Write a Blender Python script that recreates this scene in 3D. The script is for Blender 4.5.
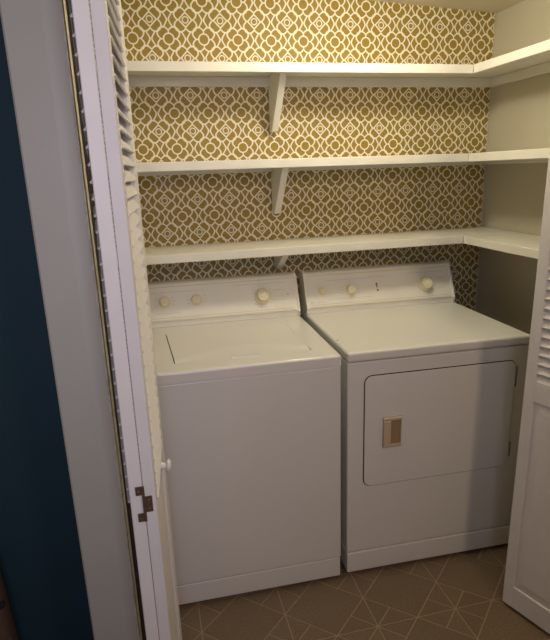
import bpy, bmesh, math, random
from mathutils import Vector, Matrix
random.seed(4)
for o in list(bpy.data.objects): bpy.data.objects.remove(o, do_unlink=True)
scene = bpy.context.scene
COL = scene.collection

# ------------------------------------------------------------------ camera
YAW, PITCH, ROLL, FPX = 0.2247, -0.2685, -0.0335, 541.28
cam_pos = Vector((-0.6216, -2.3464, 1.4966))
fw = Vector((math.sin(YAW)*math.cos(PITCH), math.cos(YAW)*math.cos(PITCH), math.sin(PITCH)))
r0 = Vector((math.cos(YAW), -math.sin(YAW), 0)); u0 = r0.cross(fw)
rt = r0*math.cos(ROLL) + u0*math.sin(ROLL); up = -r0*math.sin(ROLL) + u0*math.cos(ROLL)
cd = bpy.data.cameras.new('camera'); cam = bpy.data.objects.new('camera', cd); COL.objects.link(cam)
cam.matrix_world = Matrix(((rt.x, up.x, -fw.x, cam_pos.x), (rt.y, up.y, -fw.y, cam_pos.y), (rt.z, up.z, -fw.z, cam_pos.z), (0, 0, 0, 1)))
cd.sensor_fit = 'VERTICAL'; cd.sensor_height = 24.0; cd.lens = FPX/640*24.0; cd.clip_start = 0.02
scene.camera = cam

# ------------------------------------------------------------------ world, lights, exposure
w = bpy.data.worlds.new('world'); scene.world = w; w.use_nodes = True
bg = w.node_tree.nodes['Background']; bg.inputs[0].default_value = (1.0, 0.74, 0.52, 1); bg.inputs[1].default_value = 0.09
def light(name, kind, loc, energy, color, target=None, **kw):
    d = bpy.data.lights.new(name, kind); d.energy = energy; d.color = color
    for k, v in kw.items(): setattr(d, k, v)
    o = bpy.data.objects.new(name, d); COL.objects.link(o); o.location = loc
    if target is not None:
        o.rotation_euler = (Vector(target) - Vector(loc)).to_track_quat('-Z', 'Y').to_euler()
    return o
light('closet_bulb', 'POINT', (0.12, -0.70, 2.045), 15.0, (1.0, 0.91, 0.70), shadow_soft_size=0.06)
light('room_lamp', 'POINT', (0.38, -2.75, 2.10), 30.0, (1.0, 0.72, 0.44), shadow_soft_size=0.12)
light('window_daylight', 'AREA', (-0.58, -2.95, 1.70), 4.8, (0.80, 0.78, 1.0), (-1.0, -1.0, 1.3), shape='RECTANGLE', size=0.5, size_y=0.8, spread=1.9)
vs = scene.view_settings
vs.view_transform = 'Standard'; vs.look = 'None'; vs.gamma = 1.0; vs.use_curve_mapping = False; vs.exposure = 0.0

# ------------------------------------------------------------------ materials
class NG:
    """small helper to write shader maths"""
    def __init__(s, m): s.m = m; s.t = m.node_tree; s.n = s.t.nodes
    def new(s, typ, **kw):
        nd = s.n.new(typ)
        for k, v in kw.items(): setattr(nd, k, v)
        return nd
    def put(s, sock, v):
        if isinstance(v, (int, float)): sock.default_value = v
        elif isinstance(v, tuple): sock.default_value = v
        else: s.t.links.new(v, sock)
    def f(s, op, a, b=None, c=None):
        nd = s.new('ShaderNodeMath', operation=op); s.put(nd.inputs[0], a)
        if b is not None: s.put(nd.inputs[1], b)
        if c is not None: s.put(nd.inputs[2], c)
        return nd.outputs[0]
    def mix(s, fac, a, b):
        nd = s.new('ShaderNodeMix', data_type='RGBA'); s.put(nd.inputs[0], fac); s.put(nd.inputs[6], a); s.put(nd.inputs[7], b)
        return nd.outputs[2]
    def noise(s, scale, detail=3.0, vec=None, rough=0.5):
        nd = s.new('ShaderNodeTexNoise'); nd.inputs['Scale'].default_value = scale; nd.inputs['Detail'].default_value = detail
        nd.inputs['Roughness'].default_value = rough
        if vec is not None: s.t.links.new(vec, nd.inputs['Vector'])
        return nd.outputs[0]
    def coord(s): return s.new('ShaderNodeTexCoord').outputs['Object']
    def ramp(s, v, lo, hi):
        nd = s.new('ShaderNodeMapRange'); s.put(nd.inputs[0], v); nd.inputs[1].default_value = lo; nd.inputs[2].default_value = hi
        nd.interpolation_type = 'SMOOTHSTEP'; return nd.outputs[0]
    def bsdf(s): return s.n['Principled BSDF']
def C3(c): return (c[0], c[1], c[2], 1.0)
def mat(name, col, rough=0.5, metal=0.0, col2=None, nscale=6.0, amt=0.5, bump=0.0, bscale=60.0, spec=0.5, coat=0.0):
    m = bpy.data.materials.new(name); m.use_nodes = True; g = NG(m); b = g.bsdf()
    b.inputs['Roughness'].default_value = rough; b.inputs['Metallic'].default_value = metal
    b.inputs['Specular IOR Level'].default_value = spec; b.inputs['Coat Weight'].default_value = coat
    v = g.coord()
    if col2 is None: col2 = tuple(c*0.94 for c in col)
    n = g.ramp(g.noise(nscale, 4.0, v), 0.35, 0.7)
    g.t.links.new(g.mix(g.f('MULTIPLY', n, amt), C3(col), C3(col2)), b.inputs['Base Color'])
    if bump:
        bp = g.new('ShaderNodeBump'); bp.inputs['Strength'].default_value = bump; bp.inputs['Distance'].default_value = 0.002
        g.t.links.new(g.noise(bscale, 3.0, v), bp.inputs['Height']); g.t.links.new(bp.outputs[0], b.inputs['Normal'])
    return m
M = {}
M['enamel'] = mat('white_enamel', (0.78, 0.77, 0.74), 0.24, nscale=3, amt=0.4)
M['console'] = mat('console_panel', (0.86, 0.84, 0.76), 0.38, col2=(0.80, 0.77, 0.67), nscale=9, amt=0.6)
M['console_side'] = mat('console_trim', (0.74, 0.68, 0.48), 0.45)
M['knob'] = mat('cream_plastic', (0.82, 0.75, 0.53), 0.35)
M['knob_face'] = mat('pale_plastic', (0.86, 0.81, 0.64), 0.3)
M['handle'] = mat('beige_plastic', (0.60, 0.49, 0.33), 0.45)
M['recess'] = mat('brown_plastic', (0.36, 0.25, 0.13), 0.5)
M['gap'] = mat('dark_rubber', (0.03, 0.025, 0.02), 0.8)
M['darkmetal'] = mat('grey_steel', (0.22, 0.20, 0.17), 0.5, 0.3)
M['print'] = mat('grey_print', (0.60, 0.57, 0.50), 0.6)
M['redprint'] = mat('red_print', (0.45, 0.09, 0.06), 0.6)
M['darkprint'] = mat('dark_print', (0.12, 0.09, 0.08), 0.6)
M['paint'] = mat('white_door_paint', (0.76, 0.74, 0.73), 0.45, col2=(0.70, 0.68, 0.66), nscale=14, amt=0.5, bump=0.15, bscale=40)
M['shelf'] = mat('white_shelf_paint', (0.80, 0.78, 0.71), 0.42, col2=(0.74, 0.71, 0.62), nscale=12, amt=0.5, bump=0.15, bscale=50)
M['wall'] = mat('cream_wall_paint', (0.54, 0.50, 0.39), 0.8, nscale=4, amt=0.4, bump=0.2, bscale=90)
M['ceil'] = mat('ceiling_paint', (0.66, 0.60, 0.46), 0.85, nscale=4, bump=0.2, bscale=90)
M['teal'] = mat('teal_wall_paint', (0.004, 0.030, 0.045), 0.75, col2=(0.004, 0.026, 0.039), nscale=3, bump=0.2, bscale=90)
M['trim'] = mat('trim_paint', (0.66, 0.62, 0.50), 0.5, col2=(0.61, 0.57, 0.46), nscale=5, amt=0.5, bump=0.1)
M['jamb'] = mat('worn_jamb_paint', (0.80, 0.74, 0.56), 0.5, col2=(0.20, 0.14, 0.08), nscale=26, amt=0.4, bump=0.2)
M['bronze'] = mat('aged_bronze', (0.17, 0.105, 0.065), 0.5, 0.5, col2=(0.10, 0.06, 0.04), nscale=60, amt=0.6)
M['screw'] = mat('brass_screw', (0.42, 0.32, 0.17), 0.35, 0.8)
M['grout'] = mat('vinyl_joint', (0.31, 0.24, 0.16), 0.55, nscale=30)
M['leather'] = mat('brown_leather', (0.085, 0.050, 0.034), 0.55, col2=(0.06, 0.034, 0.024), nscale=20, bump=0.3)
M['gap_shade'] = mat('painted_gap_shade', (0.060, 0.036, 0.022), 0.6)  # dark brown standing in for shade in the gap beside the left jamb
M['black'] = mat('black_strap', (0.008, 0.008, 0.008), 0.6)
def tile_mat():
    m = bpy.data.materials.new('brown_speckled_tile'); m.use_nodes = True; g = NG(m); b = g.bsdf()
    geo = g.new('ShaderNodeNewGeometry').outputs['Position']; info = g.new('ShaderNodeObjectInfo').outputs['Random']
    n1 = g.ramp(g.noise(160, 4, geo, 0.7), 0.36, 0.66); n2 = g.ramp(g.noise(9, 3, geo), 0.3, 0.7)
    c = g.mix(n1, C3((0.118, 0.078, 0.046)), C3((0.205, 0.145, 0.090)))
    c = g.mix(g.f('MULTIPLY', n2, 0.5), c, C3((0.150, 0.098, 0.056)))
    c = g.mix(g.f('MULTIPLY', info, 0.25), c, C3((0.235, 0.165, 0.10)))
    g.t.links.new(c, b.inputs['Base Color']); b.inputs['Roughness'].default_value = 0.5
    return m
M['tile'] = tile_mat()
def wallpaper_mat():
    m = bpy.data.materials.new('gold_trellis_wallpaper'); m.use_nodes = True; g = NG(m); b = g.bsdf()
    sep = g.new('ShaderNodeSeparateXYZ'); g.t.links.new(g.new('ShaderNodeNewGeometry').outputs['Position'], sep.inputs[0])
    P = 0.1361
    def fold(s, off):
        v = g.f('DIVIDE', g.f('SUBTRACT', s, off), P)
        return g.f('PINGPONG', v, 0.5)          # 0 at the roundel, 0.5 midway
    px = fold(sep.outputs['X'], -0.607+P*10*0); pz = fold(sep.outputs['Z'], 2.0045)
    qx = g.f('SUBTRACT', 0.5, px); qz = g.f('SUBTRACT', 0.5, pz)
    def rad(x, y): return g.f('SQRT', g.f('ADD', g.f('MULTIPLY', x, x), g.f('MULTIPLY', y, y)))
    rp = rad(px, pz); rq = rad(qx, qz)
    def lobes(x, y, r):                         # four plump lobes around each motif
        d = g.f('MULTIPLY', g.f('ADD', x, y), 0.7071); e = g.f('MULTIPLY', g.f('ABSOLUTE', g.f('SUBTRACT', x, y)), 0.7071)
        wav = g.f('MULTIPLY', g.f('MAXIMUM', g.f('SUBTRACT', 0.07, e), 0.0), 0.25)
        v = g.f('ADD', g.f('POWER', g.f('DIVIDE', e, 0.158), 3.0), g.f('POWER', g.f('DIVIDE', g.f('ABSOLUTE', g.f('SUBTRACT', g.f('ADD', d, wav), 0.180)), 0.172), 3.0))
        v = g.f('MULTIPLY', g.f('ABSOLUTE', g.f('SUBTRACT', g.f('POWER', v, 0.3333), 1.0)), 0.155)
        return g.f('ADD', v, g.f('MULTIPLY', g.f('MAXIMUM', g.f('SUBTRACT', 0.2, r), 0.0), 4.0))
    def spokes(x, y, r):                        # short straight lines on the axes
        d = g.f('MINIMUM', x, y)
        pen = g.f('MULTIPLY', g.f('MAXIMUM', g.f('SUBTRACT', r, 0.215), 0.0), 4.0)
        pen2 = g.f('MULTIPLY', g.f('MAXIMUM', g.f('SUBTRACT', 0.15, r), 0.0), 4.0)
        return g.f('ADD', d, g.f('ADD', pen, pen2))
    def bow(x, y):                              # back-to-back arcs
        h = g.f('SQRT', g.f('ADD', 0.0007, g.f('MULTIPLY', g.f('MULTIPLY', y, y), 0.436)))
        d = g.f('MULTIPLY', g.f('ABSOLUTE', g.f('SUBTRACT', x, h)), 0.84)
        pen = g.f('MULTIPLY', g.f('MAXIMUM', g.f('SUBTRACT', y, 0.195), 0.0), 4.0)
        return g.f('ADD', d, pen)
    ring = g.f('ABSOLUTE', g.f('SUBTRACT', rp, 0.146))
    dia = g.f('ABSOLUTE', g.f('MULTIPLY', g.f('SUBTRACT', g.f('ADD', qx, qz), 0.192), 0.72))
    dot = g.f('ADD', g.f('ABSOLUTE', g.f('SUBTRACT', rq, 0.082)), 0.004)
    d = ring
    for e in (dia, dot, lobes(px, pz, rp), lobes(qx, qz, rq), spokes(px, pz, rp), bow(qx, pz), bow(px, qz)):
        d = g.f('MINIMUM', d, e)
    line = g.f('SUBTRACT', 1.0, g.ramp(d, 0.012, 0.027))
    var = g.ramp(g.noise(30, 3, None), 0.3, 0.7)
    gold = g.mix(g.f('MULTIPLY', var, 0.35), C3((0.315, 0.206, 0.030)), C3((0.270, 0.174, 0.024)))
    c = g.mix(line, gold, C3((0.82, 0.78, 0.64)))
    g.t.links.new(c, b.inputs['Base Color'])
    b.inputs['Roughness'].default_value = 0.6
    return m
M['wallpaper'] = wallpaper_mat()

# ------------------------------------------------------------------ mesh helpers
def mesh_obj(name, verts, faces, m, parent=None, smooth=False):
    me = bpy.data.meshes.new(name); me.from_pydata([tuple(v) for v in verts], [], faces); me.update()
    bm = bmesh.new(); bm.from_mesh(me); bmesh.ops.recalc_face_normals(bm, faces=bm.faces); bm.to_mesh(me); bm.free()
    return link(name, me, m, parent, smooth)
def link(name, me, m, parent=None, smooth=False):
    if m is not None and not me.materials: me.materials.append(M[m] if isinstance(m, str) else m)
    if smooth:
        for p in me.polygons: p.use_smooth = True
    o = bpy.data.objects.new(name, me); COL.objects.link(o); o.parent = parent
    return o
def finish(bm, name, m, parent=None, smooth=False, auto=None):
    bmesh.ops.recalc_face_normals(bm, faces=bm.faces)
    if auto is not None:
        for e in bm.edges:
            if len(e.link_faces) == 2 and e.calc_face_angle(0) > math.radians(auto): e.smooth = False
        smooth = True
    me = bpy.data.meshes.new(name); bm.to_mesh(me); bm.free()
    o = link(name, me, m, parent, smooth)
    if auto is not None: o.modifiers.new('weighted', 'WEIGHTED_NORMAL').keep_sharp = True
    return o
def bx(bm, x0, x1, y0, y1, z0, z1, bev=0.0, seg=2):
    vs_ = [bm.verts.new((x, y, z)) for x in (x0, x1) for y in (y0, y1) for z in (z0, z1)]
    q = ((0,1,3,2),(4,6,7,5),(0,4,5,1),(2,3,7,6),(0,2,6,4),(1,5,7,3))
    fs = [bm.faces.new([vs_[i] for i in f]) for f in q]
    if bev:
        es = list({e for f in fs for e in f.edges})
        bmesh.ops.bevel(bm, geom=es, offset=bev, segments=seg, affect='EDGES', profile=0.5)
def box(name, x0, x1, y0, y1, z0, z1, m, parent=None, bev=0.0, seg=2):
    bm = bmesh.new(); bx(bm, x0, x1, y0, y1, z0, z1, bev, seg)
    return finish(bm, name, m, parent, auto=50 if bev else None)
def prism(bm, pts, fn, a, b, bev=0.0, seg=2):
    """polygon pts (u,v) swept from a to b; fn(u,v,t) -> xyz"""
    n = len(pts)
    A = [bm.verts.new(fn(u, v, a)) for u, v in pts]; B = [bm.verts.new(fn(u, v, b)) for u, v in pts]
    fs = [bm.faces.new(A), bm.faces.new(B)] + [bm.faces.new((A[i], A[(i+1) % n], B[(i+1) % n], B[i])) for i in range(n)]
    bmesh.ops.recalc_face_normals(bm, faces=fs)
    if bev:
        es = list({e for f in fs for e in f.edges})
        bmesh.ops.bevel(bm, geom=es, offset=bev, segments=seg, affect='EDGES', profile=0.5)
def lathe(bm, prof, org, axis, n=28):
    """prof list of (r, h) along axis"""
    ax = Vector(axis).normalized(); t = Vector((1, 0, 0)) if abs(ax.x) < .9 else Vector((0, 1, 0))
    e1 = ax.cross(t).normalized(); e2 = ax.cross(e1); o = Vector(org); rows = []
    for r, h in prof:
        if r < 1e-6: rows.append([bm.verts.new(o + ax*h)]); continue
        rows.append([bm.verts.new(o + ax*h + e1*r*math.cos(2*math.pi*k/n) + e2*r*math.sin(2*math.pi*k/n)) for k in range(n)])
    for a, b in zip(rows, rows[1:]):
        for k in range(n):
            k2 = (k+1) % n
            if len(a) == 1 and len(b) == 1: continue
            if len(a) == 1: bm.faces.new((a[0], b[k], b[k2]))
            elif len(b) == 1: bm.faces.new((a[k], b[0], a[k2]))
            else: bm.faces.new((a[k], b[k], b[k2], a[k2]))
    for row in (rows[0], rows[-1]):
        if len(row) > 2: bm.faces.new(row)
def rrect(x0, x1, z0, z1, r, n=6):
    out = []
    for cx, cz, a0 in ((x1-r, z1-r, 0), (x0+r, z1-r, 90), (x0+r, z0+r, 180), (x1-r, z0+r, 270)):
        for k in range(n+1):
            a = math.radians(a0 + 90*k/n); out.append((cx + r*math.cos(a), cz + r*math.sin(a)))
    return out
def empty(name, loc=(0, 0, 0), rz=0.0):
    o = bpy.data.objects.new(name, None); COL.objects.link(o); o.location = loc; o.rotation_euler = (0, 0, rz); o.empty_display_size = 0.1
    return o
def tag(o, label, cat, group=None, kind=None):
    o['label'] = label; o['category'] = cat
    if group: o['group'] = group
    if kind: o['kind'] = kind
    return o

# ------------------------------------------------------------------ the room shell
R = 0.960; L = -0.97; FRONT = -0.92; FACE = -1.005; JL = -0.75; JR = 0.802
wb = box('wall_back', L-0.1, R+0.1, 0.0, 0.1, -0.02, 2.45, 'wall'); tag(wb, 'back wall of the laundry closet behind the shelves', 'wall', kind='structure')
box('wallpaper', L, R-0.009, -0.0012, 0.0, 0.0, 2.40, 'wallpaper', wb)['label'] = 'mustard and cream trellis patterned wallpaper'
tag(box('wall_right', R, R+0.1, FRONT, 0.0, -0.02, 2.45, 'wall'), 'plain cream right side wall of the closet', 'wall', kind='structure')
tag(box('wall_left', L-0.1, L, FRONT, 0.0, -0.02, 2.45, 'wall'), 'plain cream left side wall of the closet', 'wall', kind='structure')
def cz_(x): return 2.1325 + (R - x)*0.052
bm = bmesh.new()
prism(bm, [(L, cz_(L)), (R, cz_(R)), (R, cz_(R)+0.1), (L, cz_(L)+0.1)], lambda u, v, t: (u, t, v), FRONT, 0.0)
tag(finish(bm, 'ceiling', 'ceil'), 'plain closet ceiling above the wallpapered wall', 'ceiling', kind='structure')
wf = empty('wall_front', (0, FACE, 0)); tag(wf, 'dark teal front wall around the closet opening', 'wall', kind='structure')
def wpart(name, x0, x1, z0, z1): box(name, x0, x1, 0, FRONT-FACE, z0, z1, 'teal', wf)
wpart('wall_section', -2.6, JL-0.02, -0.02, 2.45); wpart('wall_section', JR+0.02, 2.6, -0.02, 2.45); wpart('header', JL-0.02, JR+0.02, 2.075, 2.45)
# inner face of the closet front returns, painted cream
for s, x0, x1 in ((0, L, JL-0.02), (1, JR+0.02, R)):
    box('closet_lining', x0, x1, FRONT-FACE, FRONT-FACE+0.008, 0, 2.2, 'wall', wf)
# jambs and casings
def casing(n, xa, xb, sgn):
    e = empty('trim_%d' % n, ((xa+xb)/2, FACE, 0)); tag(e, 'white door casing on the %s of the closet opening' % ('left' if sgn < 0 else 'right'), 'door casing', kind='structure')
    h = abs(xb-xa)/2
    bm = bmesh.new(); prof = [(-h, 0), (h, 0), (h, -0.010), (h-0.006, -0.0125), (h*0.30, -0.0155), (-h+0.004, -0.0155), (-h, -0.012)]
    if sgn > 0: prof = [(-u, v) for u, v in prof]
    prism(bm, prof, lambda u, v, t: (u, v, t), 0.0, 2.10); finish(bm, 'casing_board', 'trim', e)
    return e
casing(1, -0.873, JL, -1); casing(2, JR, JR+0.123, 1)
tag(box('trim_3', JL-0.02, JL, FACE-0.012, FRONT, 0, 2.075, 'jamb'), 'worn cream left jamb of the closet opening', 'door jamb', kind='structure')
box('gap_shade_strip', JL+0.0002, JL+0.021, -0.938, FRONT, 0, 2.04, 'gap_shade', bpy.data.objects['trim_3'])  # added strip closing the gap by the leaf, its shade painted dark brown
tag(box('trim_4', JR, JR+0.02, FACE-0.012, FRONT, 0, 2.075, 'jamb'), 'worn cream right jamb of the closet opening', 'door jamb', kind='structure')
tag(box('trim_5', JL, JR, FACE-0.012, FRONT, 2.045, 2.075, 'trim'), 'white head jamb carrying the bifold track', 'door jamb', kind='structure')
# floor with its tile pattern: plain squares set on point alternate with squares cut into eight triangles
fl = box('floor', -2.6, 2.6, -4.2, 0.1, -0.05, -0.0012, 'grout'); tag(fl, 'brown patterned floor with pale joint lines', 'floor', kind='structure')
ta, tb, tx, ty = 0.1455, 0.1320, 0.0165, -0.9645
gw = 0.0022
def shrink(poly, d):
    n = len(poly); out = []
    area = sum(poly[i][0]*poly[(i+1) % n][1]-poly[(i+1) % n][0]*poly[i][1] for i in range(n))
    if area < 0: poly = poly[::-1]
    for i in range(n):
        p0, p1, p2 = Vector(poly[i-1]), Vector(poly[i]), Vector(poly[(i+1) % n])
        d1 = (p1-p0).normalized(); d2 = (p2-p1).normalized()
        n1 = Vector((-d1.y, d1.x)); n2 = Vector((-d2.y, d2.x)); k = 1 + n1.dot(n2)
        out.append(tuple(p1 + (n1+n2)*(d/k)))
    return out
c_ = (0.0, 0.0); N_, S_, E_, W_ = (0, tb), (0, -tb), (ta, 0), (-ta, 0)
mid = lambda a, b: ((a[0]+b[0])/2, (a[1]+b[1])/2)
shapes = [[N_, W_, S_, E_]]
for a, b in ((N_, E_), (E_, S_), (S_, W_), (W_, N_)):
    shapes.append([c_, a, mid(a, b)]); shapes.append([c_, mid(a, b), b])
tmesh = []
for s in shapes:
    p = shrink(s, gw); n = len(p)
    v = [(x, y, 0.0) for x, y in p] + [(x, y, -0.0016) for x, y in p]
    me = bpy.data.meshes.new('floor_tile'); me.from_pydata(v, [], [tuple(range(n))] + [(i, n+i, n+(i+1) % n, (i+1) % n) for i in range(n)]); me.update()
    me.materials.append(M['tile']); tmesh.append(me)
rest = bmesh.new()
for i in range(-17, 18):
    for j in range(-24, 8):
        if (i+j) % 2: continue
        x, y = tx + i*ta, ty + j*tb
        if y > 0.05 or x > 2.5 or x < -2.5: continue
        sh = range(1, 9) if i % 2 == 0 else (0,)
        near = -0.75 < x < 0.95 and -1.40 < y < -0.55
        for k in sh:
            if near:
                o = bpy.data.objects.new('floor_tile', tmesh[k]); COL.objects.link(o); o.location = (x, y, 0); o.parent = fl
            else:
                vs_ = [rest.verts.new((v.co.x+x, v.co.y+y, v.co.z)) for v in tmesh[k].vertices]
                for p in tmesh[k].polygons: rest.faces.new([vs_[q] for q in p.vertices])
me = bpy.data.meshes.new('outer_floor_tiles'); rest.to_mesh(me); rest.free()
o = link('outer_floor_tiles', me, 'tile', fl); o['kind'] = 'stuff'

# ------------------------------------------------------------------ shelves and brackets
SD = 0.268; ST = 0.033
def shelf(ztop, label):
    """thin board on wall cleats with a deeper facing strip along the front edge"""
    e = empty('wall_shelf', (0, 0, ztop)); tag(e, label, 'shelf', 'white shelves in the laundry closet')
    box('back_board', L+0.002, R-0.002, -SD+0.0185, -0.0015, -BT, 0, 'shelf', e, 0.001)
    box('side_board', R-SD+0.0185, R-0.002, FRONT+0.012, -SD+0.0180, -BT, -0.0004, 'shelf', e, 0.001)
    box('facing_strip', L+0.002, R-SD+0.0001, -SD, -SD+0.018, -ST, 0.0003, 'shelf', e, 0.0025)
    box('facing_strip', R-SD, R-SD+0.018, FRONT+0.012, -SD-0.0002, -ST, 0.0001, 'shelf', e, 0.0025)
    box('cleat', L+0.002, R-0.003, -0.021, -0.0015, -BT-0.0385, -BT-0.0005, 'shelf', e, 0.002)
    box('cleat', R-0.021, R-0.002, FRONT+0.012, -0.0215, -BT-0.0385, -BT-0.0005, 'shelf', e, 0.002)
    return e
BT = 0.008
ZA, ZB, ZC = 1.8765, 1.5405, 1.2035
shelf(ZA, 'topmost white L-shaped shelf, just under the ceiling')
shelf(ZB, 'middle white L-shaped shelf')
shelf(ZC, 'lowest white L-shaped shelf, just above the washer and dryer')
def bracket(ztop, zbot, back, label):
    bm = bmesh.new(); h = ztop - zbot
    prof = [(back, 0), (-0.215, 0), (-0.215, -0.012), (-0.045, -h), (-0.0015, -h), (-0.0015, -0.042), (back, -0.042)] if back < -0.01 else \
           [(-0.0015, 0), (-0.215, 0), (-0.215, -0.012), (-0.045, -h), (-0.0015, -h)]
    prism(bm, prof, lambda u, v, t: (t, u, v), -0.0135, 0.0135, 0.0015, 1)
    o = finish(bm, 'shelf_bracket', 'shelf', auto=40); o.location = (-0.068, 0, ztop)
    tag(o, label, 'bracket', 'wedge brackets under the shelves')
bracket(ZA-BT-0.0005, 1.655, -0.0215, 'white wooden wedge bracket under the topmost shelf')
bracket(ZB-BT-0.0005, 1.319, -0.0215, 'white wooden wedge bracket under the middle shelf')
bracket(ZC-BT-0.0005, 1.078, -0.0215, 'shadowed wooden wedge bracket under the lowest shelf')

# ------------------------------------------------------------------ appliances
PE = Vector((0, 0.437, 0.899)); PN = Vector((0, -0.899, 0.437)); P0 = Vector((0, 0.527, 0.914))
def on_panel(x, s, h=0.0): return Vector((x, 0, 0)) + P0 + PE*s + PN*h
def panel_bit(name, x0, x1, s0, s1, m, parent, h=0.0008):
    bm = bmesh.new(); prism(bm, [(x0, s0), (x1, s0), (x1, s1), (x0, s1)], lambda u, v, t: tuple(on_panel(u, v, t)), -0.0005, h)
    return finish(bm, name, m, parent)
def console(root, x0, x1):
    prof = [(0.535, 0.8965), (0.535, 0.920), (0.5299, 0.920), (0.598, 1.060), (0.608, 1.066), (0.655, 1.066), (0.655, 0.8965)]
    bm = bmesh.new(); prism(bm, prof, lambda u, v, t: (t, u, v), x0+0.012, x1-0.012, 0.0015, 1)
    c = finish(bm, 'console', 'console', root, auto=40)
    cap = [(0.532, 0.8965), (0.532, 0.918), (0.5262, 0.918), (0.595, 1.0635), (0.607, 1.070), (0.658, 1.070), (0.658, 0.8965)]
    for a, b in ((x0+0.0005, x0+0.0125), (x1-0.0125, x1-0.0005)):
        bm = bmesh.new(); prism(bm, cap, lambda u, v, t: (t, u, v), a, b, 0.003, 2); finish(bm, 'end_cap', 'console', c, auto=40)
    # pale trim strips and printed lines along the panel
    panel_bit('trim_strip', x0+0.02, x1-0.02, 0.009, 0.0145, 'console_side', c, 0.0015)
    panel_bit('trim_strip', x0+0.02, x1-0.02, 0.150, 0.154, 'console_side', c, 0.0012)
    panel_bit('printed_line', x0+0.03, x1-0.03, 0.0205, 0.0222, 'print', c, 0.0006)
    return c
def dial(c, x, s, big):
    if big:
        bm = bmesh.new(); lathe(bm, [(0.036, 0.0), (0.036, 0.004), (0.034, 0.007), (0.0, 0.007)], on_panel(x, s), PN, 36); k = finish(bm, 'timer_dial', 'knob', c, auto=35)
        bm = bmesh.new(); lathe(bm, [(0.0275, 0.006), (0.026, 0.026), (0.0235, 0.030), (0.0165, 0.0305), (0.0155, 0.028), (0.0, 0.028)], on_panel(x, s), PN, 32); finish(bm, 'dial_grip', 'knob', k, auto=35)
        bm = bmesh.new(); lathe(bm, [(0.0125, 0.0275), (0.0115, 0.031), (0.0, 0.0315)], on_panel(x, s), PN, 24); finish(bm, 'dial_cap', 'knob_face', k, auto=35)
        for a in range(0, 360, 20):
            d0 = Vector((math.cos(math.radians(a)), 0, 0)) + PE*math.sin(math.radians(a))
            if a % 60 == 0: continue
            cx, cs = x + 0.046*math.cos(math.radians(a)), s + 0.046*math.sin(math.radians(a))
            panel_bit('printed_mark', cx-0.004, cx+0.004, cs-0.0008, cs+0.0008, 'print', c, 0.0005)
    else:
        bm = bmesh.new(); lathe(bm, [(0.0235, 0.0), (0.023, 0.003), (0.0205, 0.0045), (0.0195, 0.020), (0.0175, 0.023), (0.0, 0.0238)], on_panel(x, s), PN, 28); k = finish(bm, 'selector_knob', 'knob', c, auto=35)
        bm = bmesh.new(); bx(bm, -0.0022, 0.0022, -0.015, 0.015, 0.0, 0.0035, 0.0008, 1)
        q = finish(bm, 'pointer_ridge', 'knob_face', k)
        ex = Vector((1, 0, 0)); o = on_panel(x, s, 0.0225)
        q.matrix_local = Matrix(((ex.x, PE.x, PN.x, o.x), (ex.y, PE.y, PN.y, o.y), (ex.z, PE.z, PN.z, o.z), (0, 0, 0, 1)))
        for dx in (-0.034, 0.034):
            for ds in (-0.012, 0.004, 0.018): panel_bit('printed_mark', x+dx-0.006, x+dx+0.006, s+ds-0.0007, s+ds+0.0007, 'print', c, 0.0005)
def feet(root, xs, ys):
    for x in xs:
        for y in ys:
            bm = bmesh.new(); lathe(bm, [(0.018, 0.0), (0.018, 0.006), (0.008, 0.008), (0.008, 0.03)], (x, y, 0), (0, 0, 1), 14); finish(bm, 'levelling_foot', 'gap', root, auto=40)

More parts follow.
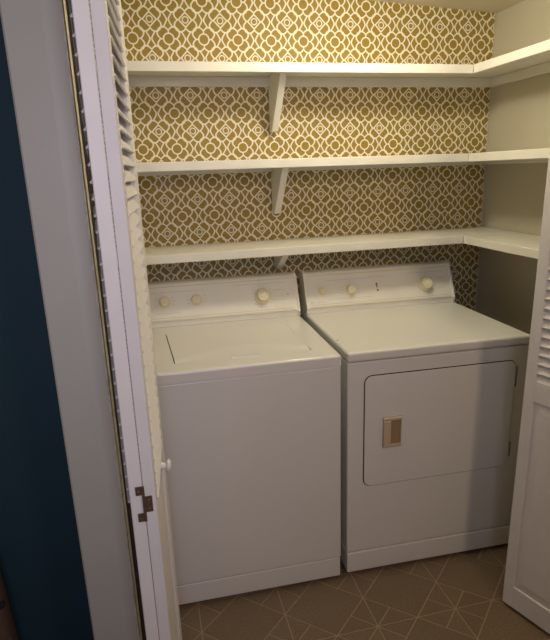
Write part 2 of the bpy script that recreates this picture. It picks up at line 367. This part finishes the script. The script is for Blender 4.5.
# washer: local origin at its front right bottom corner
W = 0.686
wa = empty('washing_machine', (-0.0265, -0.7214, 0), math.radians(-1.24))
tag(wa, 'white top-loading washing machine on the left, beside the louvred door', 'washer')
box('cabinet', -W, 0, 0, 0.655, 0.0945, 0.8555, 'enamel', wa, 0.006)
box('toe_panel', -W+0.002, -0.002, 0.002, 0.63, 0.012, 0.0930, 'enamel', wa, 0.004)
feet(wa, (-W+0.05, -0.05), (0.05, 0.6))
bm = bmesh.new()                                    # rim of the top around the lid opening
LX0, LX1, LY0, LY1 = -0.561, -0.086, 0.078, 0.430
outer = rrect(-W-0.001, 0.001, -0.004, 0.658, 0.010, 4); 
def deck(root, x0, x1, y0, y1, z0, z1, hole=None):
    bm = bmesh.new()
    if hole is None: bx(bm, x0, x1, y0, y1, z0, z1, 0.009, 3)
    else:
        a0, a1, b0, b1 = hole
        xs = [x0, a0, a1, x1]; ys = [y0, b0, b1, y1]; V = {}
        def vert(i, j, z):
            sk = (0.011 if j == 1 else -0.011) if i == 1 and j in (1, 2) else ((0.005 if j == 1 else -0.005) if i == 2 and j in (1, 2) else 0.0)
            if (i, j, z) not in V: V[(i, j, z)] = bm.verts.new((xs[i]+sk, ys[j], z))
            return V[(i, j, z)]
        for i in range(3):
            for j in range(3):
                if i == 1 and j == 1: continue
                bm.faces.new([vert(i, j, z1), vert(i+1, j, z1), vert(i+1, j+1, z1), vert(i, j+1, z1)])
                bm.faces.new([vert(i, j, z0), vert(i, j+1, z0), vert(i+1, j+1, z0), vert(i+1, j, z0)])
        def wallf(p, q): bm.faces.new([vert(*p, z0), vert(*q, z0), vert(*q, z1), vert(*p, z1)])
        for i in range(3): wallf((i, 0), (i+1, 0)); wallf((i, 3), (i+1, 3)); wallf((0, i), (0, i+1)); wallf((3, i), (3, i+1))
        wallf((1, 1), (2, 1)); wallf((1, 2), (2, 2)); wallf((1, 1), (1, 2)); wallf((2, 1), (2, 2))
        bmesh.ops.recalc_face_normals(bm, faces=bm.faces)
        es = [e for e in bm.edges if all(abs(v.co.z-z1) < 1e-6 for v in e.verts) and len(e.link_faces) == 2 and e.calc_face_angle(0) > 1
              and (all(abs(v.co.x-x0) < 1e-6 for v in e.verts) or all(abs(v.co.x-x1) < 1e-6 for v in e.verts) or all(abs(v.co.y-y0) < 1e-6 for v in e.verts) or all(abs(v.co.y-y1) < 1e-6 for v in e.verts))]
        es += [e for e in bm.edges if abs(e.verts[0].co.z-e.verts[1].co.z) > 0.01 and all((abs(v.co.x-x0) < 1e-6 or abs(v.co.x-x1) < 1e-6) and (abs(v.co.y-y0) < 1e-6 or abs(v.co.y-y1) < 1e-6) for v in e.verts)]
        bmesh.ops.bevel(bm, geom=es, offset=0.009, segments=3, affect='EDGES', profile=0.5)
    return finish(bm, 'top_deck', 'enamel', root, auto=40)
bm.free()
deck(wa, -W-0.001, 0.001, -0.004, 0.657, 0.857, 0.896, (LX0, LX1, LY0, LY1))
# lid: flat behind a bowed crease, falling gently to the front
g_ = 0.0028; nx, ny = 30, 34; vv = []; ff = []
for j in range(ny+1):
    y = LY0+0.0006 + (LY1-LY0-g_)*j/ny
    for i in range(nx+1):
        k_ = 1.0 - 2.0*j/ny; xa = LX0+0.011*k_+0.0030; xb = LX1+0.005*k_-0.0042; x = xa + (xb-xa)*i/nx
        yc = 0.195 - 0.115*((x+0.30)/0.25)**2
        yc = max(yc, LY0+0.012); t_ = min(1.0, max(0.0, (y-LY0)/(yc-LY0))); z = 0.8952 + 0.0050*t_*t_*(2.2-1.2*t_)
        vv.append((x, y, z))
for j in range(ny):
    for i in range(nx):
        a = j*(nx+1)+i; ff.append((a, a+1, a+nx+2, a+nx+1))
nb = len(vv); loop = list(range(nx+1)) + [j*(nx+1)+nx for j in range(1, ny+1)] + [ny*(nx+1)+i for i in range(nx-1, -1, -1)] + [j*(nx+1) for j in range(ny-1, 0, -1)]
vv += [(vv[i][0], vv[i][1], 0.872) for i in loop]; m_ = len(loop)
ff += [(loop[k], loop[(k+1) % m_], nb+(k+1) % m_, nb+k) for k in range(m_)] + [tuple(nb+k for k in range(m_))]
me = bpy.data.meshes.new('lid'); me.from_pydata(vv, [], ff); me.update()
bm = bmesh.new(); bm.from_mesh(me); bpy.data.meshes.remove(me)
lid = finish(bm, 'lid', 'enamel', wa, auto=40)
bm = bmesh.new(); prism(bm, rrect(-0.362, -0.256, 0.070, 0.083, 0.006, 4), lambda u, v, t: (u, v, t), 0.885, 0.9005, 0.0022, 2); finish(bm, 'lid_handle', 'enamel', lid, auto=40)
cw = console(wa, -W, 0)
dial(cw, -0.564, 0.088, False); dial(cw, -0.434, 0.088, False); dial(cw, -0.157, 0.081, True)
panel_bit('indicator_dot', -0.0495, -0.0455, 0.081, 0.085, 'darkprint', cw, 0.0008)
for x0, x1, s in ((-0.62, -0.40, 0.128), (-0.60, -0.50, 0.040), (-0.28, -0.05, 0.136), (-0.11, -0.06, 0.060), (-0.11, -0.06, 0.104)):
    panel_bit('printed_line', x0, x1, s, s+0.0013, 'print', cw, 0.0005)

# dryer: local origin at its front left bottom corner
WD = 0.697
dr = empty('clothes_dryer', (0, -0.7114, 0), math.radians(-1.6))
tag(dr, 'white front-loading clothes dryer on the right, with square beige door pull', 'dryer')
box('cabinet', 0, WD, 0, 0.655, 0.0985, 0.8575, 'enamel', dr, 0.006)
box('toe_panel', 0.0, WD, -0.003, 0.63, 0.013, 0.0970, 'enamel', dr, 0.004)
feet(dr, (0.05, WD-0.05), (0.05, 0.6))
deck(dr, -0.001, WD+0.001, -0.005, 0.657, 0.8595, 0.896)
bm = bmesh.new(); lathe(bm, [(0.0035, 0.0), (0.0035, 0.0006), (0, 0.0006)], (0.012, 0.145, 0.8958), (0, 0, 1), 12); finish(bm, 'paint_chip', 'gap', dr)
toxz = lambda u, v, t: (u, t, v)
bm = bmesh.new(); prism(bm, rrect(0.0595, 0.6480, 0.3735, 0.8065, 0.030), toxz, -0.0012, 0.001); finish(bm, 'door_seal', 'gap', dr)
bm = bmesh.new(); prism(bm, rrect(0.0625, 0.6450, 0.3765, 0.8035, 0.027), toxz, -0.0055, -0.0008, 0.0018, 2); dd = finish(bm, 'door', 'enamel', dr, auto=40)
# recessed pull: frame, grip bar and darker brown cup built from real walls
bm = bmesh.new()
hx0, hx1, hz0, hz1 = 0.130, 0.200, 0.528, 0.643
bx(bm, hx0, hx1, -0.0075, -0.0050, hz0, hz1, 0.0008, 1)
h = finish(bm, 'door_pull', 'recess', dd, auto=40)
for nm, a in (('pull_lip', (hx0, hx1, -0.0165, -0.0074, hz1-0.012, hz1)), ('pull_lip', (hx0, hx1, -0.0165, -0.0074, hz0, hz0+0.012)),
              ('pull_grip', (hx0, hx0+0.027, -0.0185, -0.0074, hz0+0.0121, hz1-0.0121)), ('pull_lip', (hx1-0.004, hx1, -0.0125, -0.0074, hz0+0.0121, hz1-0.0121))):
    box(nm, *a, 'handle', h, 0.0025)
for z0, z1 in ((0.700, 0.780), (0.412, 0.475)):
    box('door_hinge', 0.6470, 0.6525, -0.0045, -0.0002, z0, z1, 'darkmetal', dr, 0.0015)
cdr = console(dr, 0, WD)
bm = bmesh.new(); lathe(bm, [(0.0175, 0.0), (0.0175, 0.005), (0.0145, 0.0055), (0.0140, 0.013), (0.012, 0.015), (0.0, 0.0155)], on_panel(0.077, 0.080), PN, 24); finish(bm, 'start_button', 'knob', cdr, auto=35)
dial(cdr, 0.208, 0.076, False); dial(cdr, 0.561, 0.077, True)
panel_bit('red_mark', 0.327, 0.335, 0.088, 0.100, 'redprint', cdr); panel_bit('dark_mark', 0.3285, 0.3335, 0.080, 0.087, 'darkprint', cdr); panel_bit('red_mark', 0.329, 0.337, 0.062, 0.070, 'redprint', cdr)
e_ = panel_bit('square_emblem', 0.022, 0.034, 0.026, 0.038, 'print', cdr); panel_bit('emblem_centre', 0.0245, 0.0315, 0.0285, 0.0355, 'console', e_, 0.0012)
for x0, x1, s in ((0.038, 0.085, 0.031), (0.10, 0.30, 0.040), (0.30, 0.38, 0.128), (0.47, 0.66, 0.132), (0.62, 0.66, 0.10), (0.62, 0.66, 0.055), (0.10, 0.30, 0.125)):
    panel_bit('printed_line', x0, x1, s, s+0.0013, 'print', cdr, 0.0005)

# ------------------------------------------------------------------ bifold doors
LW, LT, ZB0, ZT = 0.375, 0.0235, 0.012, 2.030
SW = 0.040; PITCHL = 0.0292
def half(c, d): return c
slat_cache = {}
def leaf(door, org, near, s, knob=False, proud=0.0015, LT=0.0235, far_stile=0.040):
    """leaf from the far end org to the near end; local x far->near, outer face at y=0, body to -s*LT"""
    d = Vector((near[0]-org[0], near[1]-org[1], 0)); ang = math.atan2(d.y, d.x); wd = d.length
    bm = bmesh.new(); y0, y1 = sorted((0, -s*LT))
    rails = ((ZB0, 0.093), (0.780, 0.842), (1.935, ZT))
    for x0, x1 in ((0, far_stile), (wd-SW, wd)): bx(bm, x0, x1, y0, y1, ZB0, ZT, 0.0015, 1)
    yr0, yr1 = sorted((-s*0.0012, -s*(LT-0.0012)))
    for z0, z1 in rails: bx(bm, far_stile-0.001, wd-SW+0.001, yr0, yr1, z0, z1, 0.001, 1)
    lf = finish(bm, 'door_leaf', 'paint', door, auto=40)
    lf.location = (org[0]-door.location.x, org[1]-door.location.y, 0); lf.rotation_euler = (0, 0, ang)
    key = (s, proud)
    if key not in slat_cache:
        b2 = bmesh.new(); th = 0.0023
        a = Vector((s*proud, -0.0165)); c = Vector((-s*(LT-0.003), 0.0150)); t = (c-a).normalized(); nn = Vector((-t.y, t.x))*th
        prism(b2, [tuple(a+nn), tuple(c+nn), tuple(c-nn), tuple(a-nn)], lambda u, v, q: (q, u, v), far_stile-0.003, wd-SW+0.003, 0.0009, 1)
        bmesh.ops.recalc_face_normals(b2, faces=b2.faces)
        me = bpy.data.meshes.new('slat'); b2.to_mesh(me); b2.free(); me.materials.append(M['paint']); slat_cache[key] = me
    z = 0.842 + 0.018
    while z < 1.935 - 0.012:
        o = bpy.data.objects.new('slat', slat_cache[key]); COL.objects.link(o); o.parent = lf; o.location = (0, 0, z); z += PITCHL
    # raised panel with sloping margins on both faces
    px0, px1, pz0, pz1 = far_stile-0.003, wd-SW+0.003, 0.090, 0.783
    b3 = bmesh.new(); mg = 0.034
    yc = -s*LT/2
    def ringv(x0, x1, z0, z1, y, arch=0.0): return [b3.verts.new(p) for p in ((x0, y, z0), (x1, y, z0), (x1, y, z1), (x0, y, z1))]
    lo = [ringv(px0, px1, pz0, pz1, yc+q*0.0035) for q in (-1, 1)]
    hi = [ringv(px0+mg, px1-mg, pz0+mg, pz1-mg, yc+q*0.0085) for q in (-1, 1)]
    for q in (0, 1):
        b3.faces.new(hi[q])
        for k in range(4): b3.faces.new((lo[q][k], lo[q][(k+1) % 4], hi[q][(k+1) % 4], hi[q][k]))
    for k in range(4): b3.faces.new((lo[0][k], lo[0][(k+1) % 4], lo[1][(k+1) % 4], lo[1][k]))
    finish(b3, 'raised_panel', 'paint', lf)
    if knob:
        b4 = bmesh.new(); lathe(b4, [(0.0095, -0.001), (0.0085, 0.004), (0.0065, 0.010), (0.0075, 0.011), (0.0135, 0.014), (0.0155, 0.018), (0.0135, 0.022), (0.008, 0.024), (0.0, 0.0245)], (0.150, 0, 0.812), (0, s, 0), 24)
        finish(b4, 'knob', 'paint', lf, auto=60)['label'] = 'round white door knob'
    return lf
def hinge(door, x, y, zc):
    """butterfly hinge on the meeting edges, facing the room"""
    e = box('hinge', -0.0028, 0.0028, -0.0035, -0.0004, -0.040, 0.040, 'bronze', door, 0.001)
    e.location = (x-door.location.x, y-door.location.y, zc); e['label'] = 'aged bronze hinge'
    box('hinge_plate', -0.0145, -0.0028, -0.0018, -0.0003, 0.0205, 0.040, 'bronze', e, 0.0005, 1)
    box('hinge_plate', -0.0145, -0.0028, -0.0018, -0.0003, -0.040, -0.0205, 'bronze', e, 0.0005, 1)
    box('hinge_plate', 0.0028, 0.0165, -0.0018, -0.0003, -0.0195, 0.0165, 'bronze', e, 0.0005, 1)
    for px, pz in ((-0.009, 0.030), (-0.009, -0.031), (0.010, 0.008), (0.010, -0.011)):
        bm = bmesh.new(); lathe(bm, [(0.0022, 0.0), (0.0020, 0.0012), (0.0, 0.0015)], (px, -0.0016, pz), (0, -1, 0), 10); finish(bm, 'screw', 'screw', e)
d1 = empty('door_1', (-0.68, -1.0, 0)); tag(d1, 'white louvred bifold door folded open at the left, with bronze hinge and knob', 'door', kind='structure')
leaf(d1, (-0.6310, -0.980), (-0.6535, -1.354), 1, True, far_stile=0.085)
leaf(d1, (-0.7338, -0.980), (-0.7040, -1.354), -1, proud=0.0038, LT=0.0265)
hinge(d1, -0.6772, -1.3545, 0.860); hinge(d1, -0.6772, -1.3545, 0.24); hinge(d1, -0.6772, -1.3545, 1.93)
d2 = empty('door_2', (0.62, -1.0, 0)); d2.rotation_euler = (0, math.radians(0.5), 0); tag(d2, 'white louvred bifold door folded open at the right, with raised lower panel', 'door', kind='structure')
leaf(d2, (0.474, -0.988), (0.5985, -1.3417), -1, False, proud=-0.0030, far_stile=0.034)
leaf(d2, (0.7684, -0.988), (0.6439, -1.3417), 1, proud=-0.0030)

# ------------------------------------------------------------------ bag at the foot of the teal wall
bg_ = empty('tote_bag', (-1.190, -1.10, 0)); tag(bg_, 'dark brown bag standing against the teal wall at the left edge', 'bag')
bm = bmesh.new()
secs = [(0.0, 0.135, 0.05), (0.02, 0.145, 0.06), (0.30, 0.150, 0.055), (0.50, 0.143, 0.040), (0.60, 0.138, 0.028), (0.625, 0.132, 0.022)]
rows = []
for z, hw, hd in secs:
    rows.append([bm.verts.new((hw*math.copysign(abs(math.cos(a))**0.5, math.cos(a)), hd*math.copysign(abs(math.sin(a))**0.5, math.sin(a)), z)) for a in [2*math.pi*k/24 for k in range(24)]])
for a, b in zip(rows, rows[1:]):
    for k in range(24): bm.faces.new((a[k], a[(k+1) % 24], b[(k+1) % 24], b[k]))
bm.faces.new(rows[0]); bm.faces.new(rows[-1])
finish(bm, 'bag_body', 'leather', bg_, auto=50)
def tube(name, pts, r, m, parent, n=8):
    bm = bmesh.new(); rows = []
    for i, p in enumerate(pts):
        p = Vector(p); t = (Vector(pts[min(i+1, len(pts)-1)]) - Vector(pts[max(i-1, 0)])).normalized()
        a = t.cross(Vector((0, 1, 0.2))).normalized(); b = t.cross(a)
        rows.append([bm.verts.new(p + a*r*math.cos(2*math.pi*k/n) + b*r*math.sin(2*math.pi*k/n)) for k in range(n)])
    for a, b in zip(rows, rows[1:]):
        for k in range(n): bm.faces.new((a[k], a[(k+1) % n], b[(k+1) % n], b[k]))
    bm.faces.new(rows[0]); bm.faces.new(rows[-1]); return finish(bm, name, m, parent, smooth=True)
tube('strap', [(0.02, -0.055, 0.50), (0.07, -0.062, 0.47), (0.11, -0.062, 0.43), (0.135, -0.050, 0.385), (0.142, -0.03, 0.35)], 0.006, 'black', bg_)
for x, y, z in ((0.136, -0.030, 0.585), (0.142, -0.034, 0.505)):
    bm = bmesh.new(); lathe(bm, [(0.010, 0), (0.009, 0.004), (0.0, 0.006)], (x, y, z), (0.5, -0.85, 0), 14); finish(bm, 'stud', 'black', bg_, auto=40)
